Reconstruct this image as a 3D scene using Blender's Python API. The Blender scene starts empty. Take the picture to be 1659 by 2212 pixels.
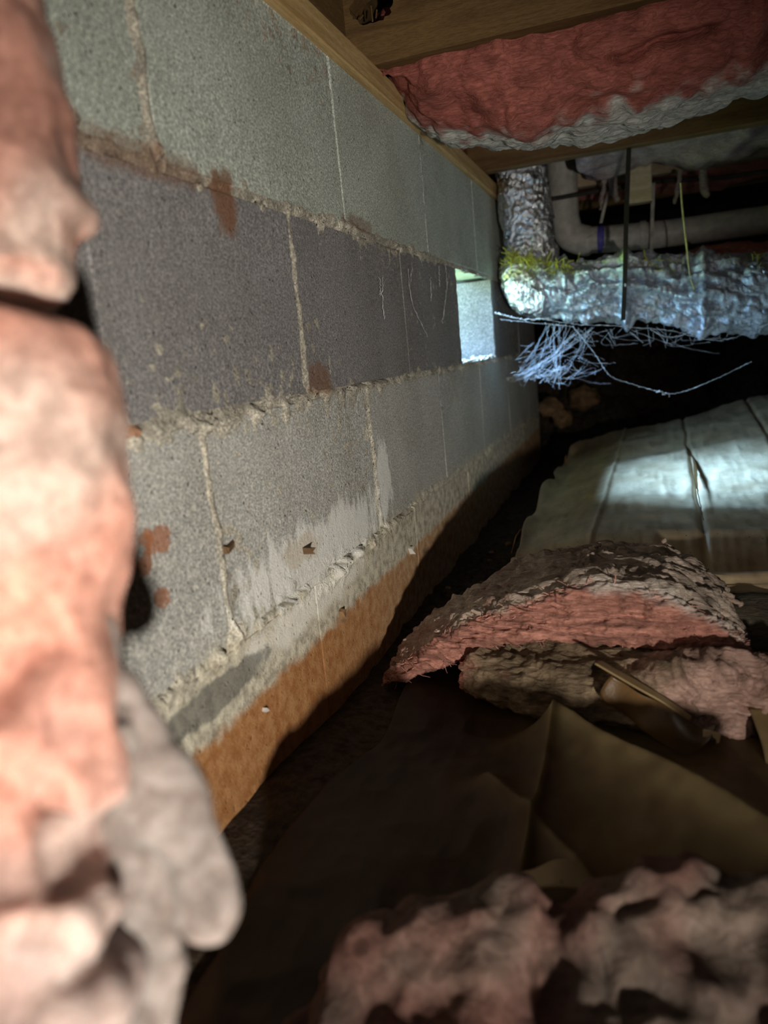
import bpy, bmesh, math, random
import numpy as np
from mathutils import Vector, Matrix

scene = bpy.context.scene
COL = scene.collection

# ------------------------------------------------------------------ camera
CF = 1600.0                      # focal length in pixels of a 1659x2212 frame
CAM = np.array([.380, -.600, .446])
_y, _p, _r = .352, -.207, -.099
_F = np.array([-math.sin(_y), math.cos(_y), 0.]); _R = np.array([math.cos(_y), math.sin(_y), 0.]); _U = np.array([0., 0., 1.])
F2 = _F*math.cos(_p)+_U*math.sin(_p); U2 = _U*math.cos(_p)-_F*math.sin(_p)
R3 = _R*math.cos(_r)+U2*math.sin(_r); U3 = U2*math.cos(_r)-_R*math.sin(_r)
cam = bpy.data.cameras.new('camera'); camo = bpy.data.objects.new('camera', cam); COL.objects.link(camo)
M = Matrix.Identity(4)
for i in range(3):
    M[i][0], M[i][1], M[i][2], M[i][3] = R3[i], U3[i], -F2[i], CAM[i]
camo.matrix_world = M
cam.sensor_fit = 'VERTICAL'; cam.sensor_height = 36.0; cam.lens = CF/2212*36
cam.clip_start = .01; cam.clip_end = 60
cam.dof.use_dof = True; cam.dof.focus_distance = 1.05; cam.dof.aperture_fstop = 4.0
scene.camera = camo
def ray(px, py): return F2+R3*(px-829.5)/CF-U3*(py-1106)/CF
def W(px, py, ax, val):          # the point of the plane axis=val that the photograph shows at a pixel
    d = ray(px, py); return CAM+d*((val-CAM[ax])/d[ax])
def D(px, py, t): return CAM+ray(px, py)*t

# ------------------------------------------------------------------ world, daylight, torch, exposure
scene.view_settings.view_transform = 'Standard'; scene.view_settings.look = 'None'
scene.view_settings.gamma = 1; scene.view_settings.use_curve_mapping = False
scene.view_settings.exposure = 0.0
world = bpy.data.worlds.new('sky'); scene.world = world; world.use_nodes = True
bg = world.node_tree.nodes['Background']
bg.inputs[0].default_value = (.38, .66, 1, 1); bg.inputs[1].default_value = 20.0
def light(name, kind, loc, tgt, energy, col, **kw):
    l = bpy.data.lights.new(name, kind); o = bpy.data.objects.new(name, l); COL.objects.link(o)
    o.location = loc; o.rotation_euler = (Vector(tgt)-Vector(loc)).to_track_quat('-Z', 'Y').to_euler()
    l.energy = energy; l.color = col
    for k, v in kw.items(): setattr(l, k, v)
    return o
sun = light('sun', 'SUN', (0, 1.22, .51), (.505, 1.16, .12), 44, (.30, .58, 1), angle=.40)
portal = light('vent_daylight_portal', 'AREA', (-.204, 1.225, .622), (1, 1.225, .622), 1, (1, 1, 1), shape='RECTANGLE', size=.41, size_y=.43)
portal.rotation_euler = (math.radians(90), 0, math.radians(-90)); portal.data.cycles.is_portal = True
torch = light('torch', 'SPOT', (.74, -1.0, .235), (.0, .24, .40), 72.0, (1, .93, .83), shadow_soft_size=.018, spot_size=1.05, spot_blend=1.0)
fill = light('fill_light', 'AREA', (.52, -.95, .66), (.3, .4, .2), .44, (1, .90, .80), shape='DISK', size=.25)  # added fill lamp with no source of its own, lifts floor and chunk top

# ------------------------------------------------------------------ helpers
def _h(ix, iy, iz, s):
    n = (ix.astype(np.int64)*73856093) ^ (iy.astype(np.int64)*19349663) ^ (iz.astype(np.int64)*83492791) ^ (s*2654435)
    n = (n ^ (n >> 13)) & 0x7fffffff; n = (n*(n*n % 2147483647*15731 % 2147483647+789221) % 2147483647+1376312589) & 0x7fffffff
    return n/1073741824.0-1
def vn(P, s=0):
    P = np.asarray(P, float); i = np.floor(P).astype(np.int64); f = P-i; u = f*f*(3-2*f)
    x, y, z = i.T; a, b, c = u.T; r = 0
    for dx in (0, 1):
        for dy in (0, 1):
            for dz in (0, 1):
                r = r+_h(x+dx, y+dy, z+dz, s)*(a if dx else 1-a)*(b if dy else 1-b)*(c if dz else 1-c)
    return r
def fbm(P, o=4, g=.5, s=0):
    r = 0; a = 1
    for k in range(o): r = r+a*vn(P*(2.03**k)+k*17.3, s+k); a *= g
    return r
def ridge(P, o=3, g=.5, s=0):
    r = 0; a = 1
    for k in range(o): r = r+a*(1-2*np.abs(vn(P*(2.07**k)+k*9.1, s+k))); a *= g
    return r
def sm(e0, e1, x):
    t = np.clip((x-e0)/(e1-e0), 0, 1); return t*t*(3-2*t)

def link(name, me, mat=None, parent=None, loc=None):
    o = bpy.data.objects.new(name, me); COL.objects.link(o)
    if mat: me.materials.append(mat)
    if parent: o.parent = parent
    if loc is not None: o.location = loc
    return o
def tag(o, label, cat, group=None, kind=None):
    o['label'] = label; o['category'] = cat
    if group: o['group'] = group
    if kind: o['kind'] = kind
    return o
def struct(o): o['kind'] = 'structure'; return o
def empty(name, loc=(0, 0, 0)):
    o = bpy.data.objects.new(name, None); COL.objects.link(o); o.location = loc; o.empty_display_size = .05; return o
def mesh(name, V, Fc, smooth=True):
    me = bpy.data.meshes.new(name); me.from_pydata([tuple(map(float, v)) for v in V], [], Fc); me.update()
    if smooth: me.polygons.foreach_set('use_smooth', [True]*len(me.polygons))
    return me
def setcol(me, C):
    a = me.color_attributes.new('Col', 'FLOAT_COLOR', 'POINT')
    a.data.foreach_set('color', np.c_[C, np.ones(len(C))].astype(np.float32).ravel())
def norms(me):
    n = np.empty(len(me.vertices)*3, np.float32); me.vertex_normals.foreach_get('vector', n); return n.reshape(-1, 3)
def verts(me):
    n = np.empty(len(me.vertices)*3, np.float32); me.vertices.foreach_get('co', n); return n.reshape(-1, 3).astype(float)
def setverts(me, V): me.vertices.foreach_set('co', V.astype(np.float32).ravel()); me.update()
def gridfaces(nu, nv, cu=False, cv=False):
    return [(i*nv+j, ((i+1) % nu)*nv+j, ((i+1) % nu)*nv+(j+1) % nv, i*nv+(j+1) % nv)
            for i in range(nu if cu else nu-1) for j in range(nv if cv else nv-1)]
def cr(P, n, closed=False):      # Catmull-Rom along axis 0, P (k,...)
    P = np.asarray(P, float); k = len(P)
    t = np.arange(n)/n*k if closed else np.linspace(0, k-1, n)
    i = np.floor(t).astype(int)
    if not closed: i = np.minimum(i, k-2)
    f = (t-i).reshape((-1,)+(1,)*(P.ndim-1))
    ix = (lambda a: a % k) if closed else (lambda a: np.clip(a, 0, k-1))
    a, b, c, d = P[ix(i-1)], P[ix(i)], P[ix(i+1)], P[ix(i+2)]
    return .5*(2*b+(c-a)*f+(2*a-5*b+4*c-d)*f*f+(3*b-a-3*c+d)*f**3)
def loft(name, rows, nu, nv, mat, parent=None, disp=None, col=None, smooth=True, cap=True, sub=.35):
    R = np.asarray(rows, float)
    if cap:
        def e(a, b):
            c = a.mean(0); dr = (c-b.mean(0)); dr = dr/(np.linalg.norm(dr)+1e-9); r = np.linalg.norm(a-c, axis=1).min()
            return [c+(a-c)*.75+dr*r*sub, c+(a-c)*.12+dr*r*sub*1.25]
        s = e(R[0], R[1]); t = e(R[-1], R[-2]); R = np.array([s[1], s[0]]+list(R)+[t[0], t[1]])
    A = cr(R, nu); A = cr(A.transpose(1, 0, 2), nv, True).transpose(1, 0, 2)
    V = A.reshape(-1, 3); Fc = gridfaces(nu, nv, False, True)
    if cap: Fc += [tuple(range(nv))[::-1], tuple(range((nu-1)*nv, nu*nv))]
    me = mesh(name, V, Fc, smooth)
    bm = bmesh.new(); bm.from_mesh(me); bmesh.ops.recalc_face_normals(bm, faces=bm.faces); bm.to_mesh(me); bm.free()
    U = np.repeat(np.linspace(0, 1, nu), nv); Vv = np.tile(np.arange(nv)/nv, nu)
    if col is not None: setcol(me, col(V, U, Vv, norms(me)))
    if disp: setverts(me, V+disp(V, U, Vv, norms(me)))
    return link(name, me, mat, parent)
def tube(name, pts, rad, mat, parent=None, n=40, k=8, disp=None, smooth=True, col=None):
    P = cr(np.array(pts), n); rr = np.interp(np.linspace(0, 1, n), np.linspace(0, 1, len(rad)) if np.ndim(rad) else [0, 1], rad if np.ndim(rad) else [rad, rad])
    T = np.gradient(P, axis=0); T /= np.linalg.norm(T, axis=1)[:, None]+1e-12
    a = np.array([0, 0, 1.]) if abs(T[0][2]) < .9 else np.array([0, 1., 0]); ref = a-T[0]*(a@T[0]); ref /= np.linalg.norm(ref); V = []
    for i in range(n):
        ref = ref-T[i]*(ref@T[i]); ref /= np.linalg.norm(ref); b = np.cross(T[i], ref)
        for j in range(k):
            th = 2*math.pi*j/k; V.append(P[i]+rr[i]*(math.cos(th)*ref+math.sin(th)*b))
    V = np.array(V); Fc = gridfaces(n, k, False, True)+[tuple(range(k))[::-1], tuple(range((n-1)*k, n*k))]
    me = mesh(name, V, Fc, smooth)
    if disp:
        U = np.repeat(np.linspace(0, 1, n), k); Vv = np.tile(np.arange(k)/k, n); setverts(me, V+disp(V, U, Vv, norms(me)))
    return link(name, me, mat, parent)
def box(name, a, b, mat, parent=None, bev=.0, seed=0, jit=0, cuts=0):
    bm = bmesh.new(); bmesh.ops.create_cube(bm, size=1)
    a = Vector(a); b = Vector(b)
    for v in bm.verts: v.co = Vector([(a[i]+b[i])/2+v.co[i]*(b[i]-a[i]) for i in range(3)])
    if bev: bmesh.ops.bevel(bm, geom=bm.edges[:], offset=bev, segments=1, affect='EDGES')
    if jit:
        rnd = random.Random(seed)
        for v in bm.verts: v.co += Vector([rnd.uniform(-jit, jit) for _ in range(3)])
    me = bpy.data.meshes.new(name); bm.to_mesh(me); bm.free(); return link(name, me, mat, parent)
def strips(name, lines, rad, mat, parent=None, k=4):     # many thin threads in one mesh
    V = []; Fc = []
    for li, P in enumerate(lines):
        P = np.array(P); n = len(P); T = np.gradient(P, axis=0); T /= np.linalg.norm(T, axis=1)[:, None]+1e-12
        r = rad[li] if isinstance(rad, (list, tuple)) else rad
        for i in range(n):
            a = np.array([0, 0, 1.]) if abs(T[i][2]) < .8 else np.array([1., 0, 0])
            u = np.cross(T[i], a); u /= np.linalg.norm(u); w = np.cross(T[i], u); b0 = len(V)
            rr = r[i] if np.ndim(r) else r
            for j in range(k):
                th = 2*math.pi*j/k; V.append(P[i]+rr*(math.cos(th)*u+math.sin(th)*w))
            if i:
                for j in range(k): Fc.append((b0-k+j, b0-k+(j+1) % k, b0+(j+1) % k, b0+j))
    return link(name, mesh(name, V, Fc), mat, parent)

# ------------------------------------------------------------------ materials
class NT:
    def __init__(s, name, rough=.9, **kw):
        s.m = bpy.data.materials.new(name); s.m.use_nodes = True; s.t = s.m.node_tree; s.n = s.t.nodes
        s.b = s.n['Principled BSDF']; s.b.inputs['Roughness'].default_value = rough
        s.b.inputs['Specular IOR Level'].default_value = kw.get('spec', .25)
        s.g = s.n.new('ShaderNodeNewGeometry').outputs['Position']
    def l(s, a, b): s.t.links.new(a, b)
    def val(s, sock, v):
        if hasattr(v, 'is_output') or isinstance(v, bpy.types.NodeSocket): s.l(v, sock)
        else: sock.default_value = v
    def map(s, scale=(1, 1, 1), loc=(0, 0, 0)):
        n = s.n.new('ShaderNodeMapping'); s.l(s.g, n.inputs[0]); n.inputs['Scale'].default_value = scale; n.inputs['Location'].default_value = loc; return n.outputs[0]
    def noise(s, sc, det=4, rough=.55, vec=None, dist=0):
        n = s.n.new('ShaderNodeTexNoise'); s.l(vec or s.g, n.inputs['Vector']); n.inputs['Scale'].default_value = sc; n.inputs['Detail'].default_value = det
        n.inputs['Roughness'].default_value = rough; n.inputs['Distortion'].default_value = dist; return n.outputs[0]
    def vor(s, sc, vec=None, feat='F1', out=0):
        n = s.n.new('ShaderNodeTexVoronoi'); s.l(vec or s.g, n.inputs['Vector']); n.inputs['Scale'].default_value = sc; n.feature = feat; return n.outputs[out]
    def math(s, op, a, b=0., c=0.):
        n = s.n.new('ShaderNodeMath'); n.operation = op; s.val(n.inputs[0], a); s.val(n.inputs[1], b); s.val(n.inputs[2], c); return n.outputs[0]
    def ramp(s, f, a, b, lo=0., hi=1.):
        n = s.n.new('ShaderNodeMapRange'); n.interpolation_type = 'SMOOTHSTEP'; s.val(n.inputs[0], f); n.inputs[1].default_value = a; n.inputs[2].default_value = b
        n.inputs[3].default_value = lo; n.inputs[4].default_value = hi; return n.outputs[0]
    def mix(s, f, a, b, mode='MIX'):
        n = s.n.new('ShaderNodeMix'); n.data_type = 'RGBA'; n.blend_type = mode; s.val(n.inputs[0], f)
        for k, v in ((6, a), (7, b)):
            if isinstance(v, (tuple, list)): v = (*v, 1)
            s.val(n.inputs[k], v)
        return n.outputs[2]
    def sep(s):
        n = s.n.new('ShaderNodeSeparateXYZ'); s.l(s.g, n.inputs[0]); return n.outputs
    def attr(s, name='Col'):
        n = s.n.new('ShaderNodeAttribute'); n.attribute_name = name; return n.outputs['Color']
    def objcol(s): return s.n.new('ShaderNodeObjectInfo').outputs['Color']
    def base(s, c):
        if isinstance(c, (tuple, list)): s.b.inputs['Base Color'].default_value = (*c, 1)
        else: s.l(c, s.b.inputs['Base Color'])
    def bump(s, h, dist=.002, st=1., prev=None):
        n = s.n.new('ShaderNodeBump'); n.inputs['Distance'].default_value = dist; n.inputs['Strength'].default_value = st; s.l(h, n.inputs['Height'])
        if prev: s.l(prev, n.inputs['Normal'])
        s.l(n.outputs[0], s.b.inputs['Normal']); return n.outputs[0]
    def blob(s, c, r, dn, amp=.6, soft=.25):    # a stain of its own shape round a wall point
        n = s.n.new('ShaderNodeVectorMath'); n.operation = 'SUBTRACT'; s.l(s.g, n.inputs[0]); n.inputs[1].default_value = c
        m = s.n.new('ShaderNodeVectorMath'); m.operation = 'MULTIPLY'; s.l(n.outputs[0], m.inputs[0]); m.inputs[1].default_value = (1, 1/r[0], 1/r[1])
        q = s.n.new('ShaderNodeVectorMath'); q.operation = 'LENGTH'; s.l(m.outputs[0], q.inputs[0])
        d = s.math('MULTIPLY_ADD', s.math('SUBTRACT', dn, .5), amp*2, q.outputs['Value'])
        return s.ramp(d, 1-soft, 1+soft, 1., 0.)

def concrete(name, mortar=False):
    m = NT(name, .95, spec=.15)
    fine = m.noise(420, 3, .7); med = m.noise(60, 5, .65); big = m.noise(7, 4, .6); dn = m.noise(38, 4, .6)
    tone = m.attr() if mortar else m.objcol()
    c = m.mix(m.ramp(fine, .38, .62), (.30, .30, .30), (.80, .79, .75)); c = m.mix(m.ramp(m.noise(170, 3, .6), .42, .62, 0, .5), c, (.34, .34, .33))
    c = m.mix(1.0, c, tone, 'MULTIPLY')
    c = m.mix(m.ramp(big, .35, .7, 0, .45), c, m.mix(1., c, (.62, .60, .56), 'MULTIPLY'))
    pits = m.ramp(m.vor(150), .0, .28, 1., 0.); pits = m.math('MULTIPLY', pits, m.ramp(m.noise(90, 2), .5, .62))
    c = m.mix(pits, c, (.05, .048, .045))
    x, y, z = m.sep()
    # height warped by noise: water line, rust-orange clay splash, pale salts
    zz = m.math('MULTIPLY_ADD', m.math('SUBTRACT', m.noise(14, 5, .65, vec=m.map((1, 1, .6))), .5), .09, z)
    zf = m.math('MULTIPLY_ADD', m.math('SUBTRACT', m.noise(60, 4, .7, vec=m.map((1, 1, .25))), .5), .05, zz)
    lowbeige = m.ramp(zf, .215, .17)
    c = m.mix(m.math('MULTIPLY', lowbeige, .85), c, m.mix(m.ramp(med, .32, .62), (.33, .29, .21), (.80, .74, .58)))
    # water line falls to the ground near the camera and climbs along the wall
    line = m.math('MULTIPLY_ADD', y, .004, .116)
    rel = m.math('SUBTRACT', m.math('MULTIPLY_ADD', m.math('SUBTRACT', dn, .5), .03, z), line)
    orange = m.ramp(rel, .012, -.004)
    near_o = m.mix(m.ramp(med, .35, .65), (.36, .15, .05), (.50, .26, .11)); far_o = m.mix(m.ramp(med, .35, .65), (.46, .25, .12), (.62, .42, .25))
    c = m.mix(orange, c, m.mix(m.ramp(y, .15, .65), near_o, far_o))
    # efflorescence
    ef = m.math('MULTIPLY', m.blob((0, .22, .222), (.21, .040), m.noise(34, 5, .75, vec=m.map((1, 1, .3))), 1.6, .25), .75)
    c = m.mix(ef, c, (.95, .95, .90))
    ef2 = m.math('MULTIPLY', m.blob((0, .45, .27), (.03, .06), m.noise(34, 5, .75, vec=m.map((1, 1, .3))), 1.6, .2), .8); c = m.mix(ef2, c, (.92, .92, .88))
    ef3 = m.math('MULTIPLY', m.blob((0, .16, .165), (.16, .02), m.noise(30, 5, .7), 1.4, .3), .8); c = m.mix(ef3, c, (.92, .89, .80))
    # damp dark patch under the bed joint
    c = m.mix(m.math('MULTIPLY', m.blob((0, -.06, .155), (.10, .016), dn, .5, .15), .7), c, (.10, .105, .10))
    # orange chalky patches
    for p, r in (((0, -.107, .316), (.016, .012)), ((0, -.122, .322), (.008, .008)), ((0, -.129, .302), (.009, .009)), ((0, -.116, .270), (.010, .009)), ((0, -.125, .408), (.012, .005))):
        c = m.mix(m.math('MULTIPLY', m.blob(p, r, m.noise(120, 3), .9, .12), .75), c, (.36, .13, .05))
    for p, r, k in (((0, .075, .605), (.022, .032), .8), ((0, .25, .425), (.035, .02), .6), ((0, .45, .632), (.06, .010), .5), ((0, .15, .235), (.05, .016), .4), ((0, -.06, .62), (.12, .014), .5)):
        c = m.mix(m.math('MULTIPLY', m.blob(p, r, dn, .8, .3), k), c, (.20, .085, .035) if k != .4 else (.5, .36, .2))
    m.base(c)
    hh = m.math('MULTIPLY_ADD', med, .5, m.math('MULTIPLY', fine, .5)); hh = m.math('MULTIPLY_ADD', pits, -.9, hh)
    m.bump(hh, .0035 if not mortar else .005, .9)
    return m.m
M_block = concrete('concrete_block_face'); M_mortar = concrete('mortar', True)

def wood(name, a, b, axis=(1, 1, 1), knot=None):
    m = NT(name, .75, spec=.25)
    v = m.map(axis); n1 = m.noise(6, 6, .6, vec=v, dist=1.2); n2 = m.noise(120, 2, .5, vec=v)
    c = m.mix(m.ramp(n1, .3, .7), a, b); c = m.mix(m.ramp(n2, .4, .7, 0, .45), c, tuple(x*.5 for x in a))
    m.base(c); m.bump(n2, .001, .4); return m.m
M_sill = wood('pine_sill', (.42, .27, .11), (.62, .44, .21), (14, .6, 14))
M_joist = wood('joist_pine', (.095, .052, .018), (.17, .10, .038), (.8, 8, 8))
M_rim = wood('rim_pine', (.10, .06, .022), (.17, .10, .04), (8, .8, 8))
M_paleboard = wood('pale_board', (.40, .31, .20), (.55, .45, .32), (.8, 8, 8))
M_sub = wood('plywood', (.22, .15, .08), (.3, .21, .12), (2, 2, 2))

def fibre(name, rough=1., b=.004, sc=260, aniso=(.25, 1, 1), sss=.0):
    m = NT(name, rough, spec=.1)
    n = m.noise(sc, 4, .65, vec=m.map(aniso), dist=.8); n2 = m.noise(35, 4, .6)
    c = m.mix(1.0, m.attr(), m.mix(m.ramp(n, .3, .7), (.55, .52, .5), (1, 1, 1)), 'MULTIPLY')
    c = m.mix(m.ramp(n2, .45, .75, 0, .35), c, m.mix(1., c, (.7, .62, .58), 'MULTIPLY'))
    m.base(c); m.bump(n, b, .8)
    if sss:
        m.b.inputs['Subsurface Weight'].default_value = sss; m.b.inputs['Subsurface Radius'].default_value = (.02, .009, .007); m.b.inputs['Subsurface Scale'].default_value = .5
    return m.m
M_fib = fibre('fibreglass'); M_fibs = fibre('fibreglass_soft', b=.002, sc=120, aniso=(1, 1, 1), sss=.5)
PINK = np.array([.62, .26, .20]); GREY = np.array([.56, .46, .38]); WHITE = np.array([.66, .62, .56]); KRAFT = np.array([.26, .17, .09])

def plain(name, c, rough=.7, metal=0, spec=.3, nsc=60, nb=.001, var=.6):
    m = NT(name, rough, spec=spec); n = m.noise(nsc, 4, .6)
    m.base(m.mix(m.ramp(n, .3, .7), tuple(x*var for x in c), c)); m.b.inputs['Metallic'].default_value = metal; m.bump(n, nb, .6); return m.m
def sheetmat(name, a, b, rough, lightshade=False):
    m = NT(name, rough, spec=.45); n = m.noise(9, 5, .6); s = m.noise(40, 4, .65, vec=m.map((1, .3, 1))); d = m.ramp(m.vor(90), .05, .16, 1., 0.); d = m.math('MULTIPLY', d, m.ramp(m.noise(25, 2), .52, .6))
    c = m.mix(m.ramp(n, .3, .7), a, b); c = m.mix(m.ramp(s, .45, .7, 0, .4), c, tuple(x*.55 for x in a)); c = m.mix(d, c, (.03, .025, .02))
    if lightshade: q = m.n.new('ShaderNodeSeparateColor'); m.l(m.attr(), q.inputs[0]); c = m.mix(q.outputs[0], c, (.50, .40, .21)); c = m.mix(q.outputs[1], c, m.mix(1., c, (.30, .24, .22), 'MULTIPLY'))  # first channel paints ridge highlights pale, second paints shade darker
    m.base(c); m.bump(s, .0015, .5); return m.m
M_sheet = sheetmat('kraft_sheet', (.42, .30, .17), (.66, .52, .33), .5)
M_plastic = sheetmat('brown_plastic', (.062, .031, .010), (.14, .078, .028), .33)
M_soil = plain('soil', (.065, .046, .030), .95, nsc=80, nb=.01, var=.35)
M_clay = plain('clay', (.34, .20, .10), .95, nsc=30, nb=.01, var=.35)
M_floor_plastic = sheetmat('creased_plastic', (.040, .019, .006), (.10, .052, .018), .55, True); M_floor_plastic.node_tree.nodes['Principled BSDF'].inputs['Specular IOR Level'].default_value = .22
def foilmat():
    m = NT('foil', .28, spec=.5); m.b.inputs['Metallic'].default_value = 1.0
    v = m.vor(70, feat='F1'); n = m.noise(55, 4, .7, dist=1.5); d = m.noise(18, 4, .6)
    m.base(m.mix(m.ramp(d, .35, .7), (.62, .62, .64), (.86, .86, .88))); m.l(m.ramp(d, .3, .7, .22, .5), m.b.inputs['Roughness'])
    m.bump(m.math('ADD', v, n), .006, .8); return m.m
M_foil = foilmat()
M_dfoil = plain('daylight_tinted_foil', (.58, .65, .76), .40, metal=.6, nsc=120, nb=.005, var=.5)  # bluish cast of the daylight tinted into the foil colour
M_pvc = plain('pvc', (.52, .50, .46), .45, nsc=50, var=.72); M_blue = plain('blue_primer', (.10, .09, .42), .5)
M_strap = plain('strap', (.022, .018, .014), .9); M_palestrap = plain('pale_strap', (.5, .47, .42), .8); M_yel = plain('yellow_string', (.62, .58, .30), .8)
M_web = plain('cobweb', (.85, .86, .88), .9); M_chip = plain('leaf_chip', (.17, .10, .05), .8); M_white = plain('pale_flake', (.75, .72, .66), .7)
M_yfib = plain('yellow_fibre', (.66, .68, .12), 1., nsc=200, nb=.004)
M_dark = plain('dark_board', (.05, .045, .04), .9); M_grass = plain('grass', (.72, .62, .03), 1., nsc=20, var=.8)

# ------------------------------------------------------------------ setting
g = struct(box('ground', (-7, -4, .30), (-.205, 7, .36), M_grass)); 
struct(box('wall_right', (2.6, -2.2, -.2), (2.8, 4.4, 1.2), M_block)).color = (.5, .5, .5, 1)
struct(box('wall_back', (-.2, -2.2, -.2), (2.8, -2.0, 1.2), M_block)).color = (.5, .5, .5, 1)
struct(box('wall_far', (-.6, 4.2, -.2), (2.8, 4.4, 1.2), M_dark))
struct(box('added_unseen_wall_1', (-.6, 2.2, -.2), (-.2, 4.2, 1.2), M_dark))  # unseen wall past the corner, added to keep daylight out
struct(box('ceiling', (-.6, -2.2, 1.10), (2.8, 4.4, 1.14), M_sub))

# soil floor with a trench along the wall and a bank at the far end
def heightgrid(name, xs, ys, hf, mat, thick=0, smooth=True, col=None):
    X, Y = np.meshgrid(xs, ys, indexing='ij'); V = np.c_[X.ravel(), Y.ravel(), hf(X.ravel(), Y.ravel())]
    me = mesh(name, V, gridfaces(len(xs), len(ys)), smooth); o = link(name, me, mat)
    if col is not None: setcol(me, col(V))
    if thick:
        s = o.modifiers.new('thickness', 'SOLIDIFY'); s.thickness = thick; s.offset = -1
    return o
def soil(x, y):
    P = np.c_[x, y, 0*x]
    h = .012-.02*sm(.10, .16, x)*sm(.6, .4, y)+.006*fbm(P*9)+.010*np.maximum(0, fbm(P*28, 4, .6, 5))*sm(.7, .1, x)*sm(.1, .5, y)
    bank = sm(2.15, 3.0, y)*.42*(1+.15*fbm(P*5, 4, .6, 7))+.03*fbm(P*14, 4, .6, 9)*sm(2.1, 2.4, y)
    h = h+bank+.02*sm(.10, .02, x)*sm(.3, .0, y)
    return h
xs = np.r_[np.linspace(-.62, -.2, 6), np.linspace(-.195, 1.2, 200), np.linspace(1.25, 2.8, 20)]
ys = np.r_[np.linspace(-2.2, -.5, 20), np.linspace(-.48, 3.2, 330), np.linspace(3.25, 4.4, 20)]
struct(heightgrid('floor', xs, ys, soil, M_soil))

# wall: mortar surface carrying every block as its own part
HY0, HY1, HZ0, HZ1 = 1.030, 1.420, .412, .614
C1 = [-2.1, -1.7, -1.29, -.87, -.45, -.03, .395, .813, 1.25, 1.65, 2.05, 2.2]
C2 = [-2.1, -1.8, -1.38, -.97, -.55, -.133, .216, .632, 1.025, 1.425, 1.83, 2.2]
C3 = [-2.1, -1.68, -1.26, -.84, -.43, -.02, .416, .818, 1.2, 1.58, 1.97, 2.2]
C4 = [-2.1, -1.92, -1.5, -1.08, -.67, -.25, .168, .584, 1.0, 1.4, 1.8, 2.2]
rows_z = [(.624, .832, C1), (.412, .614, C2), (.195, .402, C3), (-.06, .184, C4)]
ysm = np.unique(np.round(np.r_[np.concatenate([np.linspace(c-.006, c+.006, 9) for c in sorted(set(C1+C2+C3+C4)) if -.6 < c < 2.1]), np.linspace(-2.15, -.4, 60), np.linspace(-.4, 1.3, 380), np.linspace(1.3, 2.195, 110), HY0, HY1], 4))
zsm = np.unique(np.round(np.r_[np.linspace(-.06, .832, 215), HZ0, HZ1], 4))
Y, Z = np.meshgrid(ysm, zsm, indexing='ij'); y_, z_ = Y.ravel(), Z.ravel(); P2 = np.c_[0*y_, y_, z_]
x_ = -.0012+.0010*fbm(P2*90, 3, .6)
def near(z0, w): return np.exp(-((z_-z0)/w)**2)
zw = z_+.006*fbm(P2*np.array([1, 25, 25]), 3, .6, 3)
lump = np.maximum(0, fbm(P2*60, 4, .7, 11)+.25)
x_ += .0050*np.exp(-((zw-.400)/.012)**2)*lump*sm(.42, .1, y_)+.004*np.exp(-((zw-.405)/.008)**2)*lump
x_ += .0055*np.exp(-((zw-.186)/.016)**2)*lump*sm(.75, .3, y_)+.004*np.exp(-((zw-.19)/.010)**2)*lump
x_ += .0050*np.exp(-((zw-.619)/.007)**2)*(lump*.6+.5)*sm(.15, .3, y_)*sm(1.0, .8, y_)+.0045*np.exp(-((zw-.619)/.010)**2)*lump*sm(.3, .1, y_)
# open cracks in the bed joints
zc = z_+.004*vn(P2*np.array([1, 40, 1]), 21)+.002*vn(P2*np.array([1, 150, 1]), 22)
crk = sm(-.1, .35, vn(P2*np.array([1, 22, 0]), 23)+.25)
x_ -= .016*np.exp(-((zc-.193)/.0022)**4)*crk*sm(.8, .4, y_)
x_ -= .010*np.exp(-((zc-.410)/.0018)**4)*sm(-.2, .2, vn(P2*np.array([1, 30, 0]), 24)+.2)
x_ -= .010*np.exp(-((zc-.615)/.0018)**4)*sm(-.1, .3, vn(P2*np.array([1, 26, 0]), 25))
yc = y_+.0035*vn(P2*np.array([1, 1, 30]), 31)
for (z0, z1, cs), darks in zip(rows_z, ((.395, 1.25), (-.133, .632, 1.83), (), (.584,))):
    for c in cs:
        inside = (z_ > z0-.004)*(z_ < z1+.004)
        d = np.exp(-((y_-c)/.0030)**4)*inside
        if c in darks: x_ -= .022*d*sm(-.35, .0, vn(P2*np.array([1, 1, 14]), 37)+.3)
        elif c in (.216, -.02, .416, -.03): x_ += (.0035+.0015*lump)*np.exp(-((yc-c)/.0055)**2)*inside
vid = {}
mcol = np.tile(np.array([.92, .86, .74]), (len(y_), 1))
mcol = mcol*(1+.25*fbm(P2*30, 3, .6, 41))[:, None]
mcol *= np.where((z_ > .41)[:, None], .85, 1.1)
mcol[(np.abs(z_-.619) < .012)*(y_ > .2)] *= 1.15
for (z0, z1, cs), tn in zip(rows_z, (.95, .5, .95, .85)):
    for c in cs:
        if c in (.216, -.02, .416, -.03): continue
        q = (np.abs(y_-c) < .012)*(z_ > z0+.003)*(z_ < z1-.003); mcol[q] = np.array([1, .99, .95])*tn*(.85+.3*vn(P2[q]*60, 3))[:, None]
mcol[x_ < -.010] *= .22
nY, nZ = len(ysm), len(zsm)
Fc = [f for f in gridfaces(nY, nZ) if not (HY0-1e-5 < (y_[f[0]]+y_[f[2]])/2 < HY1+1e-5 and HZ0-1e-5 < (z_[f[0]]+z_[f[2]])/2 < HZ1+1e-5)]
Fc = [f[::-1] for f in Fc]
me = mesh('wall_left', np.c_[x_, y_, z_], Fc); setcol(me, np.clip(mcol, .2, 1.3))
wall = struct(link('wall_left', me, M_mortar))
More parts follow.
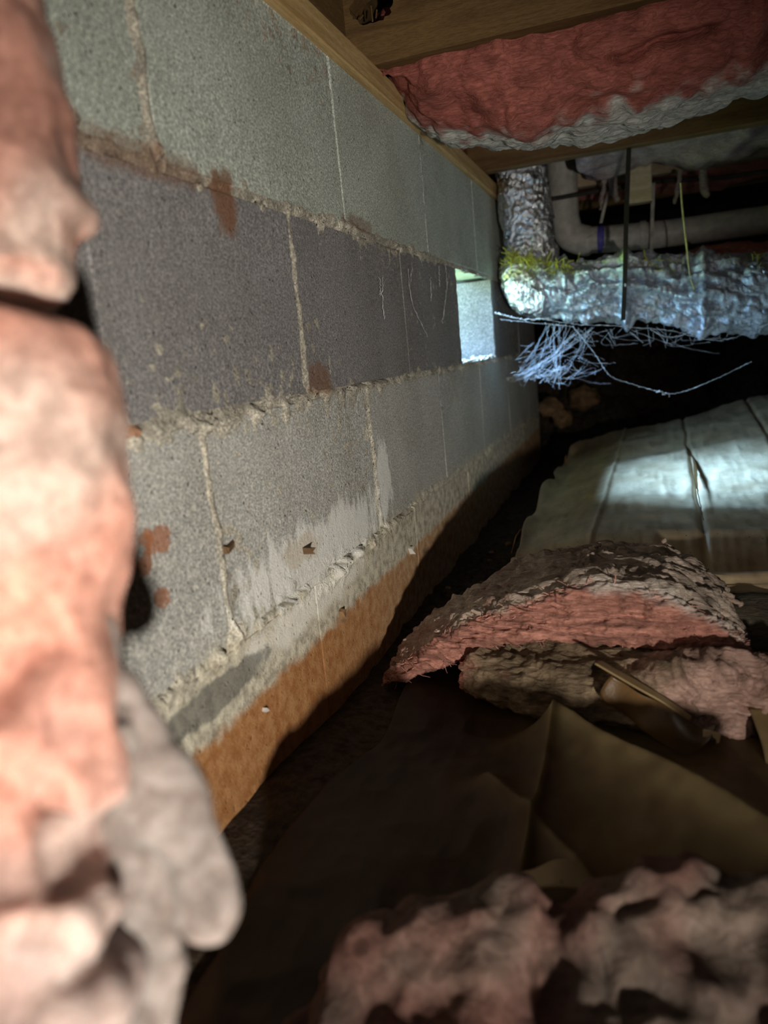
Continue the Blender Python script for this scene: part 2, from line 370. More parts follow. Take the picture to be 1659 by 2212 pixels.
for (z0, z1, cs), darks in zip(rows_z, ((.395, 1.25), (-.133, .632, 1.83), (), (.584,))): pass
bk = mesh('mortar_core', [(-.195, a, b) for a in (-2.2, HY0, HY1, 2.195) for b in (-.06, HZ0, HZ1, .83)], [f for i, f in enumerate(gridfaces(4, 4)) if i not in (4, 5)], False)
setcol(bk, np.tile([.8, .75, .65], (16, 1))); link('mortar_back', bk, M_mortar, wall)
rnd = random.Random(4)
for ri, (z0, z1, cs) in enumerate(rows_z):
    for i in range(len(cs)-1):
        a, b = cs[i]+(.0045 if cs[i] in (.216, -.02, .416, -.03) else .0022), cs[i+1]-(.0045 if cs[i+1] in (.216, -.02, .416, -.03) else .0022)
        if ri == 1 and abs(cs[i]-1.025) < 1e-3: continue
        o = box('concrete_block', (-.09 if ri == 0 and a < 1.42 and b > 1.03 else -.2, a, z0), (0, b, z1), M_block, wall, .0008, ri*20+i, .0012)
        t = (1.0, .50, 1.0, .85)[ri]*rnd.uniform(.93, 1.05)
        tint = ((.94, 1.03, .95), (1.0, .97, 1.0), (1, 1, .96), (1, .98, .92))[ri]
        if ri == 1 and i >= 10: t = .6
        o.color = (t*tint[0], t*tint[1], t*tint[2], 1)
# lintel and sill faces of the vent opening: crumbs of mortar
cr_ = [];
bm = bmesh.new()
for k in range(90):
    yy = rnd.uniform(HY0+.01, HY1-.004); xx = rnd.uniform(-.06, .004); s = rnd.uniform(.003, .008)*(1.3 if yy > 1.3 else .8)
    r = bmesh.ops.create_icosphere(bm, subdivisions=1, radius=s)
    for v in r['verts']: v.co = Vector((v.co.x+xx, v.co.y+yy, v.co.z*.7+HZ0+s*.4))+Vector([rnd.uniform(-.3, .3)*s for _ in range(3)])
me = bpy.data.meshes.new('mortar_crumbs'); bm.to_mesh(me); bm.free(); o = link('mortar_crumbs', me, M_mortar, wall); setcol(me, np.tile([1.1, 1.05, .95], (len(me.vertices), 1))); o['kind'] = 'stuff'

# ------------------------------------------------------------------ timber
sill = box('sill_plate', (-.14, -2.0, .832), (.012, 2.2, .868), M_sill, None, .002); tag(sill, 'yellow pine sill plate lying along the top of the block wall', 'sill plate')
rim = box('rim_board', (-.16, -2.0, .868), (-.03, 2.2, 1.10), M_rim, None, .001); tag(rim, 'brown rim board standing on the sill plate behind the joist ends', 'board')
JL = {0.556: 'brown floor joist with a ragged round hole, nearest above the big pink batt', .962: 'floor joist hidden behind the sagging pink batt', 1.368: 'dim brown floor joist just beyond the big sagging pink batt', 1.774: 'pale floor joist above the white drain pipe', 2.18: 'farthest dark floor joist past the drain pipe'}
hole_c = W(800, 12, 1, .556)
for yj in (-.66, -.256, .556, .962, 1.368, 1.774, 2.18):
    z0 = .868
    x0 = -.03
    if yj == .556:
        # board with a ragged hole: ring of vertices around the hole
        bm = bmesh.new(); n = 40; rr = random.Random(9)
        hz = float(hole_c[2]); hx = float(hole_c[0])+.002
        ring = []
        for k in range(n):
            th = 2*math.pi*k/n; r = .029*(1+.10*rr.uniform(-1, 1)); ring.append((hx+r*1.15*math.cos(th), hz+r*.85*math.sin(th)))
        def outer(th):
            c, s = math.cos(th), math.sin(th); X0, X1, Z0, Z1 = x0-hx, 2.6-hx, z0-hz, 1.10-hz; t = 1e9
            if c > 1e-6: t = min(t, X1/c)
            if c < -1e-6: t = min(t, X0/c)
            if s > 1e-6: t = min(t, Z1/s)
            if s < -1e-6: t = min(t, Z0/s)
            return (hx+c*t, hz+s*t)
        ths = sorted([2*math.pi*k/n for k in range(n)]+[math.atan2(Zc-hz, Xc-hx) % (2*math.pi) for Xc in (x0, 2.6) for Zc in (z0, 1.10)])
        V = []; 
        for th in ths:
            i = th/(2*math.pi)*n; i0 = int(i) % n; f = i-int(i); a = ring[i0]; b = ring[(i0+1) % n]; q = (a[0]*(1-f)+b[0]*f, a[1]*(1-f)+b[1]*f); e = outer(th)
            V += [(q[0], yj, q[1]), (e[0], yj, e[1]), (q[0], yj+.038, q[1]), (e[0], yj+.038, e[1])]
        m_ = len(ths); Fj = []
        for k in range(m_):
            a, b = 4*k, 4*((k+1) % m_); Fj += [(a, a+1, b+1, b), (a+2, b+2, b+3, a+3), (a, b, b+2, a+2), (a+1, a+3, b+3, b+1)]
        jo = link('floor_joist', mesh('floor_joist', V, Fj, False), M_joist)
        # splinters hanging in the hole and a burst knot beside it
        sp = strips('splinter', [[np.array([hx-.025+.008*k+rr.uniform(-.003, .003), yj-.001, hz-.022+.004*abs(k-3)]), np.array([hx-.02+.008*k+rr.uniform(-.006, .006), yj+.004-.01*rr.random(), hz-.010+rr.uniform(-.004, .010)])] for k in (1, 3, 4)], .0016, M_joist, jo); sp['kind'] = 'stuff'
        M_jd = plain('hole_rim', (.16, .06, .02), .8); 
    else:
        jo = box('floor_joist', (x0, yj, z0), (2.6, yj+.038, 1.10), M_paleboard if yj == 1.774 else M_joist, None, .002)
    tag(jo, JL.get(yj, 'floor joist over the camera, %s' % ('behind the camera' if yj < -.5 else 'just in front of the camera')), 'joist', 'floor joists')

def fluff(big, mid, fine, ax=(1, 1, 1), s=0, sc=(12, 45, 140)):
    ax = np.array(ax)
    def f(V, U, Vv, N):
        w = V*ax*sc[1]; w = w+.5*np.c_[vn(w*.6, s+1), vn(w*.6, s+2), vn(w*.6, s+3)]
        d = big*fbm(V*sc[0], 3, .5, s)+mid*(.9*fbm(w, 2, .45, s+5)+1.1*np.abs(vn(w*1.1, s+6))-.2)+fine*fbm(V*ax*sc[2], 2, .6, s+9)
        side = np.c_[vn(V*sc[1]*.7, s+13), vn(V*sc[1]*.7, s+14), vn(V*sc[1]*.7, s+15)]*mid*.6
        return N*d[:, None]+side
    return f

# ------------------------------------------------------------------ big pink batt between the joists
t = empty('insulation_batt', (.3, .76, .87)); tag(t, 'large pink fibreglass batt sagging below the first joists beside the wall', 'insulation', 'fibreglass batts')
rows = []
for px, z_low, k in ((790, .862, .35), (870, .83, .7), (960, .790, .95), (1060, .767, 1.0), (1150, .757, 1), (1260, .757, 1), (1400, .760, 1), (1530, .770, 1), (1659, .782, 1), (1800, .80, 1), (2100, .83, 1)):
    x = float(W(px, 290 if px < 1200 else 290-(px-1200)*.26, 1, .70)[0])
    if px <= 870: x = {790: .006, 870: .028}[px]
    rows.append([(x, .585, .865-.01*k), (x, .61, z_low+.040), (x, .66, z_low+.008), (x, .73, z_low+.002), (x, .80, z_low+.014), (x, .87, z_low+.030), (x, .92, .868), (x, .955, .94), (x, .80, 1.0), (x, .62, .96), (x, .598, .90)])
rows = np.array(rows); rows[:, :, 0] -= 0
def bc(V, U, Vv, N):
    n = fbm(V*40, 3, .6, 3)
    g_ = sm(.640, .690, V[:, 1]+.03*n+.06*(V[:, 0]-.30))
    pink = PINK*np.array([.62, .50, .52])*(1+.25*n)[:, None]
    wh = np.array([.50, .52, .49])*(1+.2*n)[:, None]
    return pink*(1-g_)[:, None]+wh*g_[:, None]
def bd(V, U, Vv, N):
    d = fluff(.012, .0065, .0008, (1, 1, 1), 61, (14, 38, 120))(V, U, Vv, N)
    # layered strips along the pale rim, torn slit near the top
    lay = .0022*np.sign(np.sin(V[:, 1]*420+2*vn(V*30, 5)))*sm(.66, .70, V[:, 1])*(V[:, 2] < .85)
    d = d+N*lay[:, None]
    xs_, zc_ = V[:, 0], .838+.012*np.sin((V[:, 0]-.36)*30)
    sl = np.exp(-((V[:, 2]-.82-.10*(xs_-.38)-.008*vn(V*50, 8))/.007)**2)*sm(.33, .36, xs_)*sm(.50, .46, xs_)*(V[:, 1] < .66)
    return d-N*(.035*sl)[:, None]
loft('batt_body', rows-np.array([.3, .76, .87]), 230, 190, M_fib, t, lambda V, U, Vv, N: bd(V+np.array([.3, .76, .87]), U, Vv, N), lambda V, U, Vv, N: bc(V+np.array([.3, .76, .87]), U, Vv, N))

# dim batts in the next bays
def baybatt(y0, y1, zl, label, x0, x1, seed, colr, zt=1.0):
    rows = []; r = random.Random(seed)
    for x in np.linspace(x0, x1, 9):
        z = zl+r.uniform(-.015, .02)
        rows.append([(x, y0+.02, z+.03), (x, y0+.10, z), (x, (y0+y1)/2, z-.005), (x, y1-.10, z+.01), (x, y1-.02, z+.03), (x, y1-.02, zt), (x, (y0+y1)/2, zt+.03), (x, y0+.02, zt)])
    o = loft('insulation_batt', rows, 110, 90, M_fib, None, fluff(.014, .010, .001, (1, 1, 1), seed, (12, 30, 110)), lambda V, U, Vv, N: colr*(1+.3*fbm(V*30, 3, .6, seed))[:, None])
    tag(o, label, 'insulation', 'fibreglass batts'); return o
baybatt(1.42, 1.75, .862, 'dusty grey-pink batt in the dim bay above the white drain pipe', .26, 1.5, 71, np.array([.42, .34, .33]))
baybatt(1.00, 1.34, .90, 'pink batt tucked up in the bay behind the big sagging batt', .01, 1.6, 73, PINK*.8)
baybatt(1.83, 2.16, .87, 'dim pink batt in the farthest bay behind the drain pipe', .1, 1.6, 74, PINK*.8)
# pink scrap seen behind the duct, under the pipe
rows = []
for u in np.linspace(0, 1, 6):
    x = .43+.28*u; z = .655-.0*u; h = .030*math.sin(math.pi*min(max(u, .12), .88))+.008
    rows.append([(x, 1.72+.05*math.cos(a), z+h*math.sin(a)) for a in np.linspace(0, 2*math.pi, 9)[:-1]])
o = loft('insulation_scrap', np.array(rows)+np.array([.01, .0, -.035]), 50, 30, M_fib, None, fluff(.006, .004, .001, (1, 1, 1), 81), lambda V, U, Vv, N: np.tile(PINK*.9, (len(V), 1)))
tag(o, 'small pink insulation scrap between the foil duct and the white drain pipe', 'insulation')
# torn fluff strands hanging between pipe and joist
for pts, r_, lab in (([(1330, 330), (1325, 400), (1335, 435)], .012, 'pinkish tuft of fluff hanging beside the dark strap'), ([(1310, 380), (1302, 420), (1297, 455)], .006, 'thin grey fluff strand hanging down to the blue-ringed pipe'), ([(1470, 395), (1462, 420), (1455, 440)], .007, 'pale fluff wisp hanging beside the yellow string'), ([(1520, 390), (1522, 410), (1530, 425)], .012, 'broad pale fluff tuft hanging right of the yellow string')):
    P = [W(a, b, 1, 1.66) for a, b in pts]
    P[0] = P[0]+np.array([0, 0, .03])
    o = tube('fluff_tuft', P, [r_*.8, r_, r_*.5], M_fib, None, 24, 10, lambda V, U, Vv, N: N*(.004*fbm(V*80, 3, .6, 2))[:, None]); setcol(o.data, np.tile([.42, .35, .33], (len(o.data.vertices), 1)))
    tag(o, lab, 'insulation', 'hanging fluff tufts')

# pale board and block under the second joist run
o = box('cross_board', (.34, 1.60, .775), (.405, 1.64, .865), M_paleboard, None, .001); tag(o, 'short pale board hanging from the joist behind the dark strap', 'board')

# ------------------------------------------------------------------ drain pipe
t = empty('drain_pipe', (.3, 1.75, .72)); tag(t, 'white plastic drain pipe with an elbow running behind the foil duct', 'pipe')
L = np.array([.3, 1.75, .72])
def lp(P): return [np.array(p)-L for p in P]
tube('straight_pipe', lp([(.215, 1.75, .716), (.45, 1.75, .704), (.9, 1.75, .700), (2.5, 1.75, .66)]), .037, M_pvc, t, 30, 28)
tube('elbow', lp([(.165, 1.75, .99), (.165, 1.75, .82), (.167, 1.75, .775), (.182, 1.75, .735), (.222, 1.75, .715), (.226, 1.75, .715)]), .042, M_pvc, t, 40, 28)
tube('coupling', lp([(.372, 1.75, .708), (.38, 1.75, .7078), (.388, 1.75, .7075)]), .0395, M_pvc, t, 6, 28)
tube('primer_ring', lp([(.257, 1.75, .7135), (.276, 1.75, .713)]), .0376, M_blue, t, 4, 28)['label'] = 'blue primer ring on the pipe'

# ------------------------------------------------------------------ foil duct
t = empty('flexible_duct', (.085, 1.5, 1.0)); tag(t, 'crumpled foil flexible duct dropping by the wall and turning along the crawlspace', 'duct'); L = np.array([.085, 1.5, 1.0])
def crumple(a, s, sc=28):
    def f(V, U, Vv, N):
        w = V+.01*np.c_[vn(V*30, s), vn(V*30, s+1), vn(V*30, s+2)]
        return N*(a*ridge(w*sc, 3, .6, s)+a*.5*fbm(w*14, 2, .5, s+4))[:, None]
    return f
tube('vertical_sleeve', lp([(.085, 1.5, 1.095), (.083, 1.5, .95), (.090, 1.5, .80), (.096, 1.5, .70), (.105, 1.5, .63)]), [.066, .068, .070, .068, .072], M_foil, t, 110, 90, crumple(.0042, 91, 34), smooth=False)
def horiz(V, U, Vv, N):
    d = crumple(.0085, 95, 20)(V, U, Vv, N)
    # gathered pleats that radiate from the straps
    x = V[:, 0]+L[0]; a = Vv*2*math.pi
    pl = .011*np.sin(a*13+4*vn(V*16, 3))*(np.exp(-((x-.335)/.10)**2)+np.exp(-((x-.50)/.05)**2))
    pinch = -.018*np.exp(-((x-.335)/.010)**2)-.012*np.exp(-((x-.515)/.012)**2)
    return d+N*(pl+pinch)[:, None]
tube('horizontal_sleeve', lp([(.095, 1.5, .66), (.105, 1.49, .615), (.135, 1.485, .580), (.20, 1.485, .562), (.30, 1.485, .556), (.40, 1.485, .550), (.50, 1.485, .525), (.62, 1.485, .505), (.8, 1.485, .50), (1.2, 1.5, .52), (2.5, 1.5, .52)]), [.062, .078, .082, .083, .084, .084, .092, .100, .104, .10, .10], M_dfoil, t, 330, 110, horiz, smooth=False)
tube('end_cuff', lp([(.060, 1.47, .655), (.072, 1.462, .61), (.10, 1.455, .57), (.145, 1.45, .545)]), [.042, .060, .066, .050], M_foil, t, 60, 60, crumple(.004, 99, 40), smooth=False)
# yellow insulation bursting from the seam on top of the duct
lines = []; r = random.Random(5)
for k in range(400):
    u = r.random(); u = u*u if k % 3 else u
    px = 1100+140*u+r.gauss(0, 6) if k < 330 else r.choice([1240, 1400, 1440, 1600, 1640])+r.gauss(0, 22); py = (562+35*u if k < 330 else 588-(px-1240)*.05)+r.gauss(0, 10)
    p = W(px, py, 1, 1.425-.0*u+r.uniform(-.01, .02)); q = p; ln = [p]
    dv = np.array([r.uniform(-1, 1), r.uniform(-.6, .2), r.uniform(-.4, 1)])
    for s_ in range(4):
        dv = dv+np.array([r.uniform(-.8, .8) for _ in range(3)]); q = q+dv/np.linalg.norm(dv)*r.uniform(.003, .009); ln.append(q)
    lines.append([a-L for a in ln])
strips('torn_liner', lines, [r.uniform(.0004, .0016) for _ in lines], M_yfib, t)['kind'] = 'stuff'

def strap(name, pts, w, mat, lab, cat='strap', y=1.392, flat=True):
    P = [W(a, b, 1, y) for a, b in pts]; V = []
    P = cr(np.array(P), 20)
    for p in P: V += [p+np.array([-w/2, 0, 0]), p+np.array([w/2, 0, 0]), p+np.array([w/2, .003, 0]), p+np.array([-w/2, .003, 0])]
    Fs = gridfaces(20, 4, False, True)+[(0, 1, 2, 3), (79, 78, 77, 76)]
    o = link(name, mesh(name, V, Fs, False), mat); tag(o, lab, cat, 'duct and pipe hangers'); return o
strap('hanger_strap', [(1362, 230), (1358, 330), (1352, 500), (1350, 600), (1346, 692)], .011, M_strap, 'dark narrow strap hanging in front of the foil duct', y=1.385)
strap('hanger_strap', [(1412, 395), (1409, 470), (1407, 550)], .009, M_palestrap, 'pale narrow strap holding up the white drain pipe', y=1.69)
strap('hanger_strap', [(1322, 400), (1308, 440), (1298, 482)], .008, M_palestrap, 'thin grey strap leaning towards the blue ring of the pipe', y=1.69)
o = strips('string', [cr(np.array([W(a, b, 1, 1.40) for a, b in ((1470, 395), (1474, 450), (1482, 520), (1490, 590), (1500, 625))]), 30)], .0022, M_yel); tag(o, 'yellow string hanging down onto the foil duct', 'string')
# black cable under the joists
o = strips('cable', [cr(np.array([W(a, b, 1, 1.70) for a, b in ((1180, 432), (1320, 408), (1420, 392), (1540, 385), (1659, 370), (1800, 350))]), 40)], .006, M_dark, k=8); tag(o, 'black cable running under the joists above the drain pipe', 'cable')

# ------------------------------------------------------------------ cobwebs
def jitter_line(pts, y, n, a, seed, rad):
    r = np.random.RandomState(seed); P = cr(np.array([W(p[0], p[1], 1, p[2] if len(p) > 2 else y) for p in pts]), n)
    P = P+r.normal(0, a, P.shape); return P, rad*(.6+.9*r.rand(n)**3*1.4)
WK = .42
def web(lines, lab, rads):
    o = strips('cobweb', lines, [q*WK for q in rads], M_web); o['kind'] = 'stuff'; tag(o, lab, 'cobweb', 'cobwebs'); return o
a, ra = jitter_line([(1068, 674), (1100, 684), (1140, 690), (1185, 688)], 1.36, 60, .0012, 1, .0032); web([a], 'thick dusty cobweb cord from the vent opening to the duct', [ra])
a, ra = jitter_line([(1236, 704), (1262, 735), (1290, 772), (1318, 812), (1360, 828), (1410, 842), (1455, 850), (1500, 838), (1560, 812), (1625, 780)], 1.36, 160, .0006, 2, .0017)
web([a, a[92:104]+np.random.RandomState(3).normal(0, .003, (12, 3))], 'long beaded cobweb strand drooping in a V below the duct', [ra, .003])
r = np.random.RandomState(7); LN = []; RA = []
top = [(1180, 705), (1200, 700), (1215, 705), (1240, 706), (1255, 715), (1275, 712)]; bot = [(1105, 818), (1125, 822), (1150, 815), (1180, 812), (1205, 828), (1225, 800), (1250, 770)]
for k in range(34):
    A = top[r.randint(len(top))]; B = bot[r.randint(len(bot))]
    y0, y1 = 1.36+r.uniform(-.05, .05), 1.36+r.uniform(-.08, .08); m_ = ((A[0]+B[0])/2+r.uniform(-8, 8), (A[1]+B[1])/2+r.uniform(-5, 20))
    P, q = jitter_line([(A[0]+r.uniform(-10, 10), A[1]+r.uniform(-6, 6), y0), (*m_, (y0+y1)/2), (B[0]+r.uniform(-12, 12), B[1]+r.uniform(-12, 10), y1)], 1.36, 24, .0008, k+20, .0006); LN.append(P); RA.append(q)
for k in range(34):
    A = (r.uniform(1110, 1250), 0); y = 1.36+r.uniform(-.06, .06); py = r.uniform(740, 825)
    P, q = jitter_line([(A[0], py), (A[0]+r.uniform(10, 45), py+r.uniform(-20, 22)), (A[0]+r.uniform(30, 80), py+r.uniform(-40, 20))], y, 16, .001, k+80, .0005); LN.append(P); RA.append(q)
for k in range(16):
    px = r.uniform(1110, 1240); P, q = jitter_line([(px-18, 822+r.uniform(-10, 5)), (px, 806+r.uniform(-8, 14)), (px+20, 800+r.uniform(-12, 10))], 1.36, 14, .0022, k+160, .0011); LN.append(P); RA.append(q)
P, q = jitter_line([(1195, 795), (1206, 815), (1208, 842)], 1.36, 20, .001, 300, .0015); LN.append(P); RA.append(q)
web(LN, 'tangled white cobweb net hanging below the left end of the duct', RA)
LN = []; RA = []
for k in range(26):
    x0 = r.uniform(1240, 1560); P, q = jitter_line([(x0, 708+r.uniform(-8, 12)), (x0+r.uniform(-30, 40), 735+r.uniform(-10, 15)), (x0+r.uniform(-60, 90), 715+r.uniform(-10, 50))], 1.38+r.uniform(-.04, .04), 26, .0006, k+400, .0006); LN.append(P); RA.append(q)
for pts in ([(1180, 690), (1240, 700), (1340, 705), (1450, 715), (1560, 735), (1659, 700)], [(1405, 712), (1440, 728), (1480, 722), (1510, 705)], [(1080, 690), (1180, 700), (1240, 705)]):
    P, q = jitter_line(pts, 1.37, 90, .0009, 500+len(pts), .0016); LN.append(P); RA.append(q)
web(LN, 'loose cobweb threads strung along the underside of the duct', RA)
LN = []; RA = []
for pts in ([(828, 600), (826, 640), (830, 690)], [(882, 580), (888, 640), (905, 690), (925, 728)], [(890, 580), (885, 620)], [(930, 600), (932, 650)], [(962, 570), (965, 620), (957, 690)], [(948, 575), (950, 620)], [(970, 590), (960, 660), (955, 700)], [(820, 600), (822, 640)]):
    P, q = jitter_line([(p[0], p[1]) for p in pts], 0, 2, 0, 1, 1); P = cr(np.array([W(p[0], p[1], 0, .006) for p in pts]), 24)+r.normal(0, .0008, (24, 3)); LN.append(P); RA.append(.0006+.0010*r.rand(24)**3)
web(LN, 'short white web threads hanging on the dark blocks left of the opening', RA)

# ------------------------------------------------------------------ ground sheets
SX0 = .150
def mound(x, y):
    P = np.c_[x, y, 0*x]
    h = .080+.03*sm(SX0, .32, x)+.095*sm(.25, .85, x)*sm(.8, 2.0, y)+.012*sm(1.2, 2., y)
    h = h+.006*fbm(P*6, 3, .5, 3)+.0018*ridge(P*np.array([30, 8, 1]), 2, .5, 4)
    for cx_, w, a in ((.295, .0045, .006), (.475, .005, -.009), (.66, .005, -.009)):   # long creases
        h = h+a*np.exp(-((x-cx_-.02*(y-1.2)+.004*vn(P*9, 5))/w)**2)
    h = h-(.10)*sm(.68, .52, y)-.05*sm(2.0, 2.12, y)
    h = h+.004*np.exp(-((y-.69)/.012)**2)
    h = h+.012*np.exp(-((x-SX0)/.02)**2)*np.maximum(0, vn(P*6, 8)+.4)
    return np.maximum(h, .005)
xs = np.r_[np.linspace(0, .25, 190), np.linspace(.255, 1, 40)]; ys = np.linspace(.42, 2.12, 260)
X, Yg = np.meshgrid(xs, ys, indexing='ij'); edge = SX0-.004+.012*vn(np.c_[Yg.ravel()*7, 0*Yg.ravel(), 0*Yg.ravel()], 9).reshape(X.shape)+.03*sm(.62, .45, Yg)+.02*sm(1.75, 2.1, Yg)
XX = edge+(2.55-edge)*X
H = mound(XX.ravel(), Yg.ravel()); 
# curled lip of the left edge
e = np.clip((XX-edge).ravel()/.02, 0, 1); H = H+(1-e)**2*.014*(vn(np.c_[Yg.ravel()*5, 0*e, 0*e], 4)+.3)
me = mesh('ground_sheet', np.c_[XX.ravel(), Yg.ravel(), H], gridfaces(230, 260)); o = link('ground_sheet', me, M_sheet); s = o.modifiers.new('thickness', 'SOLIDIFY'); s.thickness = .0022
tag(o, 'tan paper-like ground sheet draped over the mound beyond the insulation', 'ground sheet')
gs = o
# curled orange-brown paper strips at its edge
def ribbon(name, pts, w, mat, parent=None, n=40, wdir=(0, 0, 1), wob=.0015, seed=0, wf=None, thick=.0015):
    P = cr(np.array(pts), n); w_ = np.array(wdir, float); V = []
    for i, p in enumerate(P):
        ww = w*(wf(i/(n-1)) if wf else 1)
        for j in range(7): V.append(p+w_*ww*(j/6-.5))
    V = np.array(V); V += wob*np.c_[vn(V*60, seed), vn(V*60, seed+1), vn(V*60, seed+2)]
    o = link(name, mesh(name, V, gridfaces(n, 7)), mat, parent); s = o.modifiers.new('thickness', 'SOLIDIFY'); s.thickness = thick; return o
M_strip = sheetmat('orange_paper', (.36, .16, .05), (.52, .27, .10), .6)
pts = [W(1222, 985, 0, .150), W(1215, 1020, 0, .148), W(1190, 1060, 0, .147), W(1165, 1100, 0, .143), W(1150, 1130, 0, .140), W(1120, 1155, 0, .135), W(1105, 1185, 0, .133)]
o = ribbon('paper_strip', pts, .018, M_strip, None, 50, (.35, 0, 1), .002, 3, lambda u: .5+.6*u); tag(o, 'orange-brown paper strip curling up along the left edge of the tan sheet', 'paper')

# tear in the sheet
P = [W(a, b, 2, .128) for a, b in ((1478, 952), (1490, 975), (1500, 1000), (1503, 1035), (1510, 1075), (1520, 1122))]
o = ribbon('sheet_tear', P, .007, M_plastic, gs, 40, (1, 0, .25), .001, 5, lambda u: .15+1.0*math.exp(-((u-.5)/.17)**2)); o['label'] = 'dark open tear in the tan sheet'

# brown plastic on the near floor with pressed folds
def fold(x, y, a, b, w, h, w2=None):
    a = np.array(a[:2]); b = np.array(b[:2]); d = b-a; Ln = np.linalg.norm(d); d = d/Ln; nrm = np.array([-d[1], d[0]])
    t_ = (x-a[0])*d[0]+(y-a[1])*d[1]; q = (x-a[0])*nrm[0]+(y-a[1])*nrm[1]
    m_ = sm(-.02, .01, t_)*sm(Ln+.05, Ln, t_)
    return m_*h*np.where(q > 0, np.exp(-np.abs(q)/w), np.exp(-np.abs(q)/(w2 or w)))
FA = W(1200, 1545, 2, .045); FB = W(1700, 1880, 2, .045); FC = W(1140, 1850, 2, .03); G1 = W(1050, 1690, 2, .03); G2 = W(1240, 1880, 2, .03)
def plas(x, y):
    P = np.c_[x, y, 0*x]
    h = .028+.004*fbm(P*8, 3, .5, 13)+.0012*ridge(P*20, 2, .5, 14)
    h = h+fold(x, y, FA, FB, .030, .036, .034)+fold(x, y, FA, FC, .003, .012, .016)+fold(x, y, G1, G2, .014, .016, .012)
    h = h+.02*sm(.10, .06, x)*0
    h = h+.02*sm(.30, .5, x)*sm(.3, .1, y)
    return h
xs = np.r_[np.linspace(.075, .60, 260), np.linspace(.61, 1.6, 50)]; ys = np.linspace(-.62, .60, 420)
def lightshadecol(V):  # torchlit fold ridges and the wall side's shade, painted as vertex colour
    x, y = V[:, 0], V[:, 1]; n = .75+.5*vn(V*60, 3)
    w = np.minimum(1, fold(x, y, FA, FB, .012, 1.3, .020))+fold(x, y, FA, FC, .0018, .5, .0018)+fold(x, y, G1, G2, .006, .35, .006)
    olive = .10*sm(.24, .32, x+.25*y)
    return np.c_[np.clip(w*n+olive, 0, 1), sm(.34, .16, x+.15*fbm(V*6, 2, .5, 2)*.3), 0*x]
o = heightgrid('plastic_sheet', xs, ys, plas, M_floor_plastic, .0012, col=lightshadecol)
V = verts(o.data); V[:, 0] += (V[:, 0] < .2)*.018*vn(np.c_[V[:, 1]*9, 0*V[:, 0], 0*V[:, 0]], 6)*sm(.2, .08, V[:, 0]); setverts(o.data, V)
tag(o, 'dark brown plastic ground sheet with pressed folds on the near floor', 'ground sheet')

# ------------------------------------------------------------------ torn chunk on the floor
t = empty('insulation_chunk', (.28, .3, .1)); tag(t, 'torn pink batt piece with dusty grey top arched over the floor', 'insulation', 'fibreglass batts'); L = np.array([.28, .3, .1])
fb = [W(835, 1478, 1, .25), W(930, 1440, 1, .24), W(1030, 1400, 1, .235), W(1140, 1378, 1, .23), W(1250, 1376, 1, .225), W(1360, 1384, 1, .22), W(1470, 1405, 1, .215), W(1560, 1420, 1, .215), W(1605, 1428, 1, .22)]
ft = [W(845, 1450, 1, .26), W(940, 1388, 1, .25), W(1040, 1330, 1, .245), W(1140, 1298, 1, .24), W(1240, 1262, 1, .235), W(1340, 1258, 1, .235), W(1450, 1285, 1, .225), W(1550, 1340, 1, .22), W(1600, 1385, 1, .225)]
bt = [W(880, 1385, 1, .33), W(945, 1318, 1, .37), W(1040, 1268, 1, .40), W(1130, 1208, 1, .43), W(1230, 1182, 1, .45), W(1340, 1178, 1, .46), W(1450, 1180, 1, .45), W(1545, 1250, 1, .40), W(1595, 1330, 1, .34)]
rows = []
for a, b, c in zip(fb, ft, bt):
    bb = np.array([c[0], c[1], min(a[2], c[2]-.04)-.01]); m1 = b*.6+c*.4+np.array([0, 0, .006]); m2 = b*.25+c*.75+np.array([0, 0, .004])
    rows.append([a, a*.5+b*.5+np.array([0, -.008, 0]), b, m1, m2, c, c*.5+bb*.5+np.array([0, .012, 0]), bb, a*.5+bb*.5])
def cc(V, U, Vv, N):
    n = fbm(V*45, 4, .6, 3); v = Vv+.012*n
    top = sm(.19, .235, v)*sm(.93, .80, v)
    fr = sm(.045, .0, np.abs(v-.21))*sm(.45, .6, U+.1*n)
    left = sm(.40, .12, U+.15*n)*.5
    pk = np.array([.42, .20, .155])*(1+.45*vn(V*np.array([25, 60, 260]), 7)+.3*vn(V*np.array([60, 60, 500]), 8))[:, None]
    gy = GREY*(1+.35*n)[:, None]*(1-left)[:, None]+PINK*.75*left[:, None]
    C = pk*(1-top)[:, None]+gy*top[:, None]; C = C*(1-fr*.7)[:, None]+WHITE*(fr*.7)[:, None]
    return np.clip(C, .02, 1)
def cd(V, U, Vv, N):
    Vw = V+L; top = sm(.19, .25, Vv)*sm(.9, .75, Vv)
    a = .004*fbm(Vw*16, 3, .5, 31)
    ww = Vw*np.array([30, 60, 60])+1.2*np.c_[vn(Vw*22, 1), vn(Vw*22, 2), vn(Vw*22, 3)]; tp = .0050*(fbm(ww, 4, .6, 33)+1.1*np.abs(vn(ww*1.3, 34))-.2)
    fr = .0034*ridge(Vw*np.array([22, 60, 150]), 3, .65, 35)+.0022*ridge(Vw*np.array([70, 70, 260]), 2, .6, 37)
    return N*(a+tp*top+fr*(1-top))[:, None]+np.c_[vn(Vw*70, 4), vn(Vw*70, 5), vn(Vw*70, 6)]*.0018
loft('chunk_body', np.array(rows)-L, 520, 260, M_fib, t, cd, cc)
